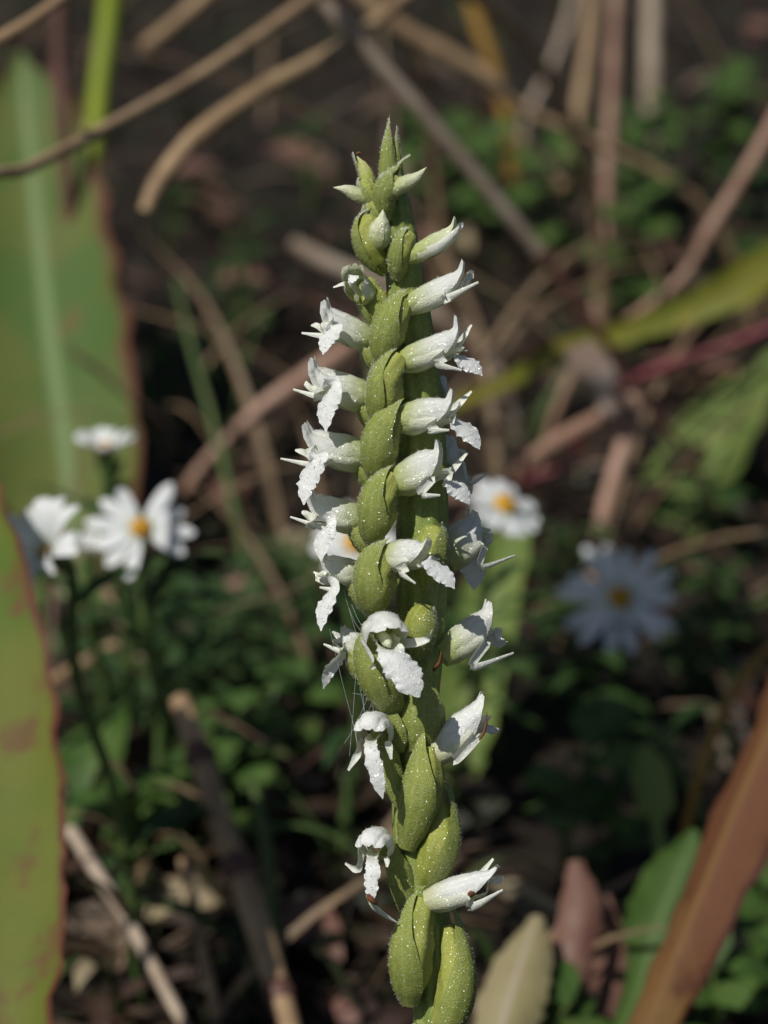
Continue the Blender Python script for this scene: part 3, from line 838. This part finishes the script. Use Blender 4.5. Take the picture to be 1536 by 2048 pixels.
stalk('green_stalk', 'green stalk slanting beside the small grey-green leaf', 'stem', 'grn', [(1310, 1450, 480), (1350, 1520, 478), (1400, 1620, 474), (1450, 1730, 470)], [24, 26, 22, 20], away=.01)
stalk('dry_stalk', 'ochre stalk at the right behind the rust-brown blade', 'stalk', 'ochre', [(1600, 1240, 470), (1500, 1340, 468), (1440, 1440, 466)], [22, 24, 22], away=.01)

# ------------------------------------------------------------------ asters
def aster(pxy, d, normal, rmm, n, label, seed, droop=.15, discmm=2.0, skip=(), leaves=14, spread=1.0, foot=None):
    rnd = random.Random(seed)
    C = at(pxy[0], pxy[1], d)
    N_ = (RT * normal[0] + UP * normal[1] + TOW * normal[2]).normalized()
    a = N_.orthogonal().normalized(); b = N_.cross(a).normalized()
    g = foot or V((C.x - N_.x * .02, C.y + .01, 0)); g = V((g.x, g.y, gz(g.x, g.y) - .003))
    t = thing('aster', g, label, 'aster', 'asters growing behind the orchid')
    # stem
    pts = [g, g.lerp(C, .4) + V((.002, .001, .003)), g.lerp(C, .75) - N_ * .001 , C - N_ * .006, C - N_ * .0012]
    mb = MB(); tube(mb, pts, [.0011, .0009, .0008, .0009], 24, 8); mb.build('stem', M['aster_stem'], t)
    mb = MB(); tube(mb, [C - N_ * .0048, C - N_ * .0025, C - N_ * .0003], [.0009, discmm * .0008, discmm * .0010, discmm * .00095], 8, 14, 7, .05); mb.build('calyx', M['aster_stem'], t)
    # disc of tiny florets
    mb = MB(); R_ = discmm * .001
    tube(mb, [C, C + N_ * R_ * .3, C + N_ * R_ * .6, C + N_ * R_ * .8], [R_, R_ * .95, R_ * .7, R_ * .1], 8, 16)
    for i in range(34):
        rr = R_ * math.sqrt(i / 34.0) * .92; th = i * 2.39996
        p = C + (a * math.cos(th) + b * math.sin(th)) * rr + N_ * R_ * (.78 - .55 * (rr / R_) ** 2)
        tube(mb, [p, p + N_ * R_ * .14, p + N_ * R_ * .24], [R_ * .09, R_ * .10, R_ * .04], 2, 5)
    mb.build('disc', M['aster_disc'], t)
    for i in range(n):
        if i in skip: continue
        th = 6.2832 * (i + rnd.uniform(-.22, .22)) / n
        dr = a * math.cos(th) + b * math.sin(th); sv = N_.cross(dr)
        L = rmm * .001 * rnd.uniform(.86, 1.06); el = droop + rnd.uniform(-.14, .14)
        p0 = C + dr * R_ * .85 + N_ * R_ * .05
        ps = [p0, p0 + dr * L * .3 + N_ * L * el * .4, p0 + dr * L * .62 + N_ * L * el * .6, p0 + dr * (L - R_) + N_ * L * el * .45]
        w_ = rnd.uniform(.00105, .00138) * spread
        mb = MB(); sheet(mb, ps, [w_ * .45, w_ * .85, w_, w_ * 1.0, w_ * .8, w_ * .25], sv + N_ * rnd.uniform(-.3, .3), 10, 4, rnd.uniform(-.3, .35), .03, i)
        mb.build('petal', M['aster_petal'], t)
    for i in range(leaves):
        s = rnd.uniform(.10, .68); c = cr(pts, s); th = rnd.random() * 6.28
        dr = V((math.cos(th), math.sin(th), rnd.uniform(.1, .8))).normalized(); L = rnd.uniform(.009, .019) * (1.2 - s * .6)
        ps = [c, c + dr * L * .4 + V((0, 0, .001)), c + dr * L * .8, c + dr * L - V((0, 0, L * .15))]
        w_ = rnd.uniform(.0007, .0016)
        mb = MB(); sheet(mb, ps, [w_ * .4, w_, w_ * .9, w_ * .1], dr.cross(V((0, 0, 1))), 8, 2, .3)
        mb.build('leaf', M['aster_leaf'], t)
    return t

aster((282, 1056), 455, (.05, .30, .95), 8.4, 12, 'open white aster with an orange disc in front of the green leaf base', 3, .05, 1.7, skip=(2, 7), spread=.92)
aster((94, 1105), 414, (-.42, .42, .62), 7.6, 13, 'half-closed white aster with upturned petals, overlapping the margin of the blotched leaf', 5, .75, 1.1, leaves=8)
aster((212, 900), 485, (.0, .85, .25), 5.4, 10, 'small half-closed white aster against the broad green leaf', 8, .75, 1.6, leaves=10)
aster((712, 1088), 460, (.15, .55, .8), 7.6, 12, 'white aster mostly hidden behind the left orchid flowers', 11, .05, 2.0)
aster((1008, 1012), 465, (.45, .62, .55), 7.0, 12, 'white aster seen edge-on behind the right orchid flowers', 14, -.15, 1.9)
aster((1240, 1196), 520, (.08, .38, .9), 11.0, 14, 'shaded bluish-white aster with a dull orange disc', 17, .05, 2.1)
aster((180, 1105), 475, (.1, .8, .3), 3.0, 8, 'tiny aster bud showing white between the two left asters', 21, 1.2, 1.1, leaves=5)
aster((1185, 1150), 575, (-.2, .8, .3), 4.0, 8, 'tiny aster bud behind the shaded aster', 22, 1.2, 1.1, leaves=5)

# ------------------------------------------------------------------ low herbs
def herb(px, py, h, n, ll, lw, mat, label, group, seed, d=None):
    rnd = random.Random(seed)
    if d is None: g = ground_at(px, py)
    else:
        p = at(px, py, d); g = V((p.x, p.y, gz(p.x, p.y))); h = max(h, p.z - g.z)
    t = thing('low_herb', g, label, 'herb', group)
    top = g + V((rnd.uniform(-.006, .006), rnd.uniform(-.006, .006), h))
    pts = [g - V((0, 0, .003)), g.lerp(top, .5) + V((rnd.uniform(-.003, .003), 0, 0)), top]
    mb = MB(); tube(mb, pts, [.0009, .0007, .0004], 12, 6); mb.build('stem', M['grn'], t)
    for i in range(n):
        s = .25 + .75 * (i + .5) / n; c = cr(pts, s); th = i * 2.4 + rnd.uniform(-.4, .4)
        dr = V((math.cos(th), math.sin(th), rnd.uniform(.0, .5))).normalized(); L = ll * rnd.uniform(.7, 1.15)
        ps = [c, c + dr * L * .35 + V((0, 0, L * .1)), c + dr * L * .7 + V((0, 0, L * .08)), c + dr * L - V((0, 0, L * .12))]
        w_ = lw * rnd.uniform(.8, 1.2)
        mb = MB(); sheet(mb, ps, [w_ * .12, w_ * .8, w_, w_ * .7, w_ * .05], dr.cross(V((0, 0, 1))) + V((0, 0, rnd.uniform(-.3, .3))), 8, 4, rnd.uniform(-.2, .4), .05, i)
        mb.build('leaf', M[mat], t)
    return t

hz = [(930, 270, 760), (1010, 262, 740), (1090, 285, 730), (880, 250, 780), (1250, 235, 760), (1330, 215, 780), (1410, 205, 790), (1480, 220, 800), (1290, 250, 740)]
for k, (x, y, dd) in enumerate(hz):
    herb(x, y, .03, 12, .011, .0042, 'leaf_mid', 'leafy green sprig in the far band of small leaflets', 'small leafy sprigs across the far litter', 40 + k, dd)
herb(1290, 390, .03, 9, .014, .006, 'leaf_mid', 'green sprig hanging below the far band of leaflets', None, 60, 690)
herb(1500, 330, .03, 8, .012, .005, 'leaf_deep', 'dark sprig beside the leaning brown stalk', None, 61, 720)
lows = [(330, 1180, 540), (420, 1230, 540), (520, 1250, 540), (260, 1270, 520), (600, 1330, 540), (470, 1340, 530), (380, 1310, 520), (300, 1350, 510), (560, 1180, 560), (640, 1240, 560)]
for k, (x, y, dd) in enumerate(lows):
    herb(x, y + 50, .02, 15, .013, .0013, 'aster_leaf', 'dark narrow-leaved sprig in the thicket beneath the orange-disc aster', 'narrow-leaved sprigs below the asters', 80 + k, dd)
lows = [(1080, 1290, 540), (1330, 1330, 540), (1180, 1380, 520), (1000, 1380, 520), (1420, 1150, 600), (1290, 1420, 500), (1100, 1200, 570), (1450, 1280, 560)]
for k, (x, y, dd) in enumerate(lows):
    herb(x, y + 60, .02, 11, .011, .0016, 'leaf_deep', 'dark green sprig in the thicket around the shaded aster', 'dark sprigs around the shaded aster', 110 + k, dd)
for k, (x, y, dd, lb) in enumerate([
    (470, 1440, 500, 'small green sprig at the upper end of the thick jointed stalk'),
    (500, 1540, 490, 'small green sprig above the slender dark green stalk'),
    (450, 1620, 486, 'small green sprig behind the middle of the thick jointed stalk'),
    (590, 1470, 510, 'small green sprig between the jointed stalk and the nodding orchid flower'),
    (240, 1640, 480, 'small green sprig at the base of the rounded dark green leaf'),
    (340, 1650, 484, 'small green sprig between the rounded leaf and the jointed stalk')]):
    herb(x, y + 30, .02, 8, .010, .0030, 'leaf_mid', lb, 'green sprigs around the jointed stalk', 130 + k, dd)
for k, (x, y, dd, lb) in enumerate([
    (1140, 1510, 470, 'small green sprig in the dark hollow beside the withered orchid flower'),
    (1190, 1490, 474, 'small green sprig in the dark hollow next to the grey-green leaf'),
    (1060, 1990, 420, 'small green sprig against the curled tan leaf'),
    (1500, 1900, 440, 'small green sprig on the far side of the rust-brown blade'),
    (1480, 2000, 430, 'small green sprig under the lower end of the rust-brown blade'),
    (1520, 1780, 450, 'small green sprig near the ochre stalk behind the rust-brown blade')]):
    herb(x, y, .02, 7, .010, .0040, 'leaf_mid', lb, 'green sprigs in the right hollow', 150 + k, dd)
for k, (x, y, dd) in enumerate([(470, 430, 700), (430, 480, 690), (330, 330, 760), (620, 300, 800), (300, 560, 640), (340, 620, 640), (480, 650, 660)]):
    herb(x, y + 40, .02, 9, .010, .0018, 'leaf_deep', 'dark green sprig in the litter beneath the curved tan stalk', 'dark sprigs beneath the curved tan stalk', 170 + k, dd)

# ------------------------------------------------------------------ grass blades and fallen leaves
def in_view(rnd, ymin=-80, ymax=2150):
    while True:
        x, y = rnd.uniform(-150, 1690), rnd.uniform(ymin, ymax)
        if not (960 < x < 1420 and 1400 < y < 1800): return ground_at(x, y)

def blades(n, mat, label, group, seed, hmin, hmax, wmm, lean):
    rnd = random.Random(seed)
    for i in range(n):
        g = in_view(rnd); th = rnd.random() * 6.28; h = rnd.uniform(hmin, hmax)
        if g.y < .2: h *= .5
        dr = V((math.cos(th), math.sin(th), 0)); k = rnd.uniform(*lean)
        ps = [g - V((0, 0, .003)), g + dr * h * k * .3 + V((0, 0, h * .45)), g + dr * h * k * .8 + V((0, 0, h * .8)), g + dr * h * k * 1.5 + V((0, 0, h * rnd.uniform(.6, .95)))]
        w_ = wmm * .001 * rnd.uniform(.6, 1.2)
        mb = MB(); sheet(mb, ps, [w_, w_, w_ * .7, w_ * .1], dr.cross(V((0, 0, 1))) + V((rnd.uniform(-.5, .5), rnd.uniform(-.5, .5), 0)), 10, 2, .4)
        tag(mb.build('grass_blade', M[mat], None, g), label, 'grass blade', group)
blades(80, 'tan_d', 'thin dry tan grass blade rising from the dark litter', 'dry grass blades', 300, .02, .07, .9, (.3, 1.6))
blades(40, 'brown_d', 'thin reddish-brown dead grass blade in the dark litter', 'dead brown grass blades', 301, .02, .07, .9, (.3, 1.6))
blades(60, 'grn_d', 'thin fresh green grass blade in the dark litter', 'fresh grass blades', 302, .02, .06, .8, (.2, 1.0))

def fallen(n, mat, label, group, seed):
    rnd = random.Random(seed)
    for i in range(n):
        g = in_view(rnd); th = rnd.random() * 6.28; L = rnd.uniform(.010, .024)
        dr = V((math.cos(th), math.sin(th), rnd.uniform(-.1, .35))).normalized()
        p = g + V((0, 0, rnd.uniform(.002, .008)))
        ps = [p - dr * L * .5, p - dr * L * .2 + V((0, 0, .002)), p + dr * L * .2 + V((0, 0, .002)), p + dr * L * .5]
        w_ = L * rnd.uniform(.16, .32)
        mb = MB(); sheet(mb, ps, [w_ * .1, w_ * .9, w_, w_ * .6, w_ * .05], dr.cross(V((rnd.uniform(-.4, .4), rnd.uniform(-.4, .4), 1))), 8, 4, rnd.uniform(-.6, .6), .12, i)
        tag(mb.build('fallen_leaf', M[mat], None, g), label, 'fallen leaf', group)
fallen(40, 'leaf_pink', 'small curled pinkish-brown leaf lying in the litter', 'pinkish fallen leaves', 400)
fallen(26, 'leaf_tan', 'small curled pale tan leaf lying in the litter', 'tan fallen leaves', 401)

def litter():
    rnd = random.Random(500)
    mb = MB()
    for i in range(2600):
        g = in_view(rnd, -120, 2250) if i % 5 else V((rnd.uniform(-.35, .35), rnd.uniform(-.2, .9), 0))
        g = V((g.x, g.y, gz(g.x, g.y)))
        th = rnd.random() * 6.28
        L = rnd.uniform(.004, .013); thin = rnd.random() < .5
        if thin: L *= 2.2
        w_ = L * (rnd.uniform(.02, .05) if thin else rnd.uniform(.15, .35))
        dr = V((math.cos(th), math.sin(th), rnd.uniform(-.25, .6))).normalized()
        p = g + V((0, 0, rnd.uniform(.000, .009)))
        sv = dr.cross(V((rnd.uniform(-.6, .6), rnd.uniform(-.6, .6), 1)))
        sheet(mb, [p - dr * L * .5, p + V((0, 0, L * rnd.uniform(-.1, .25))), p + dr * L * .5], [w_ * .4, w_, w_ * .2], sv, 3, 2, rnd.uniform(-.5, .5))
    m = litter_mat('mixed_leaf_litter', [(.036, .022, .014), (.07, .044, .028), (.022, .014, .009), (.15, .105, .07), (.045, .02, .012), (.018, .024, .008), (.05, .03, .015), (.03, .014, .009), (.018, .032, .01)])
    tag(mb.build('leaf_litter', m), kind='stuff')
litter()

# ------------------------------------------------------------------ tall plant added out of view, its leaves placed to shade hollow and aster
def shade_reed():
    g = V((.22, .20, gz(.22, .20)))
    t = thing('shade_reed', g, 'unseen tall plant added to shade the hollow and the right-hand aster', 'shade_reed')
    top = V((.19, .19, .30))
    st = [g - V((0, 0, .003)), V((.212, .2, .16)), top]
    mb = MB(); tube(mb, st, [.003, .0026, .002], 16, 10); mb.build('stem', M['grn'], t)
    for k, (p, hw) in enumerate([((1240, 1210, 520), .0095), ((1230, 1560, 470), .020), ((1130, 1640, 455), .016)]):
        T = at(*p)
        tip = T + TO_SUN * .20
        away = (V((.20, .19, .27)) - tip).normalized()
        pts = [st[1].lerp(top, .5 + .25 * k), tip + away * .13 + V((0, 0, .035)), tip + away * .055 + V((0, 0, .02)), tip, tip - away * .018 - V((0, 0, .008))]
        mb = MB(); sheet(mb, pts, [hw * .3, hw * .8, hw, hw * 1.0, hw * .3], V((0, 1, 0)), 30, 8, -.15, .05, 2)
        mb.build('leaf', M['leaf_mid'], t)
shade_reed()
